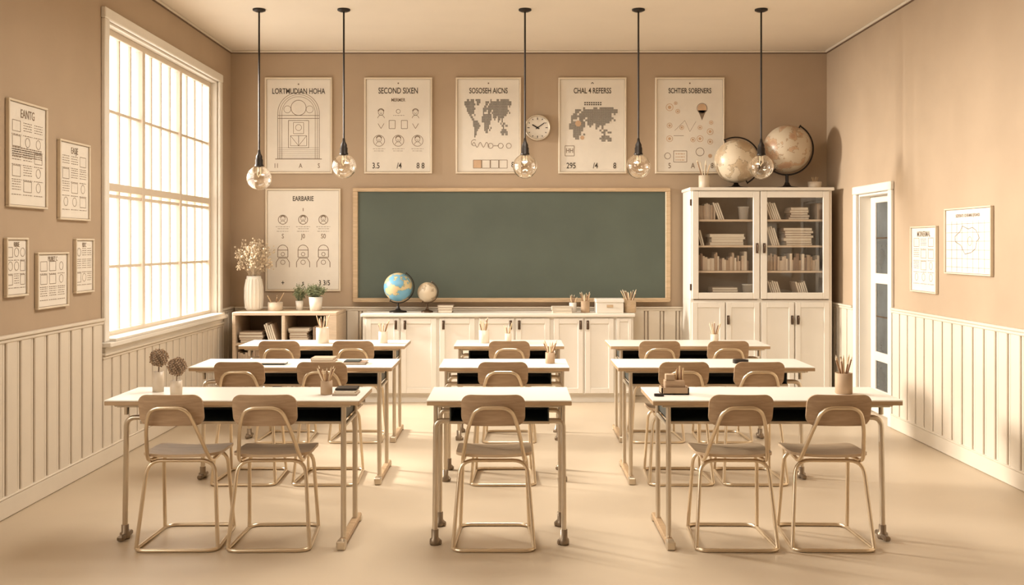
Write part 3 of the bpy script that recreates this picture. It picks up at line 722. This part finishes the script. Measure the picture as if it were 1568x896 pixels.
# ------------------------------------------------------------------ desk-top props
TZ=TH+.0005
def allium(x,y,ph,r,bz,br):
    b=B(); b.lathe([(0,0),(r,0),(r*1.05,ph*.5),(r,ph),(r*.85,ph),(r*.85,.008),(0,.008)],(0,0,0),M_ceram,24)
    b.tube([(0,0,.01),(.004,0,bz)],.003,M_dryD,seg=6); b.sphere((.004,0,bz),br*.55,M_dryD,12)
    for i in range(190):
        u=1-2*(i+.5)/190; a=i*2.39996; q=math.sqrt(1-u*u); d=Vector((q*math.cos(a),q*math.sin(a),u)); c=Vector((.004,0,bz))
        L=br*(.85+.2*R()); b.tube([c+d*br*.5,c+d*L],.0009,M_dryD,seg=3); b.sphere(c+d*L,.0042,M_kraft if i%3 else M_dryD,5)
    b.obj('vase_with_dried_allium',(x,y,TZ))
allium(-1.835,5.08,.105,.028,.175,.046); allium(-1.70,4.96,.075,.029,.145,.046)
pencil_cup(-.945,4.99,TZ,.03,.07,9,.13,M_kraft)
b=B(); flat(b,0,0,-.06,.06,.13,2,.012); b.box(-.05,.06,-.05,.05,.026,.036,M_black,.003); b.obj('book_stack',(-.845,5.0,TZ))
pencil_cup(1.70,5.02,TZ,.043,.105,9,.185,M_kraft,mats=(M_pen1,M_pen2,M_pen2))
b=B(); b.box(-.07,.07,-.045,.045,0,.006,M_kraft); 
for q in ((-.07,-.064,-.045,.045),(.064,.07,-.045,.045),(-.07,.07,-.045,-.039),(-.07,.07,.039,.045)): b.box(*q,.0,.035,M_kraft)
b.box(-.05,.05,-.03,.03,.006,.07,M_oakd,.004); b.box(-.045,.0,-.025,.02,.07,.10,M_kraft,.003)
for i in range(5): b.tube([(.01+.008*i,0,.06),(.012+.009*i,.01*(i%2),.12+.01*(i%3))],.004,(M_pen1,M_pen2)[i%2],seg=6)
b.obj('desk_organizer',(.83,5.02,TZ))
b=B(); b.panel(.05,.028,.012,.013,lambda u,v:0,lambda u,v,o:(u,v,.006+o),M_black); b.obj('dark_rounded_item',(.71+.03,4.93,TZ))
# second row
pencil_cup(.245,6.30,TZ,.03,.07,8,.14,M_kraft)
b=B(); flat(b,0,0,-.07,.07,.17,2,.014); b.obj('book_stack',(-1.22,6.4,TZ))
b=B(); flat(b,0,0,-.06,.06,.16,1,.012); b.box(-.07,.03,-.05,.05,.014,.022,M_dark,.002); b.obj('book_stack',(-1.0,6.28,TZ))
b=B(); b.box(-.08,.08,-.05,.05,0,.010,M_dark,.002); b.box(-.076,.084,-.046,.046,.010,.014,M_bk[3]); b.obj('notebook',(-1.52,6.25,TZ))
b=B(); b.panel(.10,.055,.02,.025,lambda u,v:-1.2*u*u,lambda u,v,o:(u,v,.016+o),M_black); b.box(-.04,.04,-.02,.02,0,.008,M_black); b.obj('dark_rounded_item',(1.47,6.3,TZ))  # stands for a dark computer mouse lying on the desk
b=B(); b.box(-.09,.09,-.06,.06,0,.008,M_bk[2],.002); b.box(-.088,.092,-.056,.056,.008,.012,M_page); b.obj('notebook',(1.1,6.28,TZ))
# third row
pencil_cup(-1.47,7.6,TZ,.05,.12,6,.21,M_ceram); pencil_cup(-1.0,7.6,TZ,.035,.09,8,.17,M_ceram); pencil_cup(-.215,7.6,TZ,.04,.10,8,.185,M_ceram)
pencil_cup(-.03,7.66,TZ,.025,.07,4,.14,M_ceram); pencil_cup(1.57,7.6,TZ,.03,.07,5,.15,M_ceram)

# ------------------------------------------------------------------ light
w=bpy.data.worlds.new('sky'); scene.world=w; w.use_nodes=True
bg=w.node_tree.nodes['Background']; bg.inputs['Color'].default_value=(1,.96,.90,1); bg.inputs['Strength'].default_value=3.4
def area(name,loc,rot,sx,sy,e,c,spread=180):
    l=bpy.data.lights.new(name,'AREA'); l.shape='RECTANGLE'; l.size=sx; l.size_y=sy; l.energy=e; l.color=c; l.spread=math.radians(spread)
    o=bpy.data.objects.new(name,l); col.objects.link(o); o.location=loc; o.rotation_euler=rot
    return o
def aim(o,t):
    d=Vector(t)-o.location; o.rotation_euler=d.to_track_quat('-Z','Y').to_euler()
WC=(1,.92,.81)
# low daylight through the back-left window, softer daylight through the front-left one
o=area('window_daylight',(-6.2,8.8,3.1),(0,0,0),1.1,1.1,1650,WC); aim(o,(.5,7.6,1.0))
area('window_daylight',(XL-.5,2.6,2.1),(0,-math.pi/2,0),2.2,3.2,80,WC)
# added fill under the ceiling, out of view, brightens desk tops and walls
area('ceiling_fill',(0,6.1,3.36),(0,0,0),1.6,1.6,118,(1,.92,.81),165)

# ------------------------------------------------------------------ camera
cd=bpy.data.cameras.new('camera'); cam=bpy.data.objects.new('camera',cd); col.objects.link(cam)
cam.location=(0,0,H); cam.rotation_euler=(math.pi/2,0,0); cd.sensor_width=36; cd.lens=36*F/1568; cd.shift_y=-73/1568
cd.clip_start=.05; scene.camera=cam
scene.view_settings.view_transform='Standard'
scene.view_settings.exposure=0.0
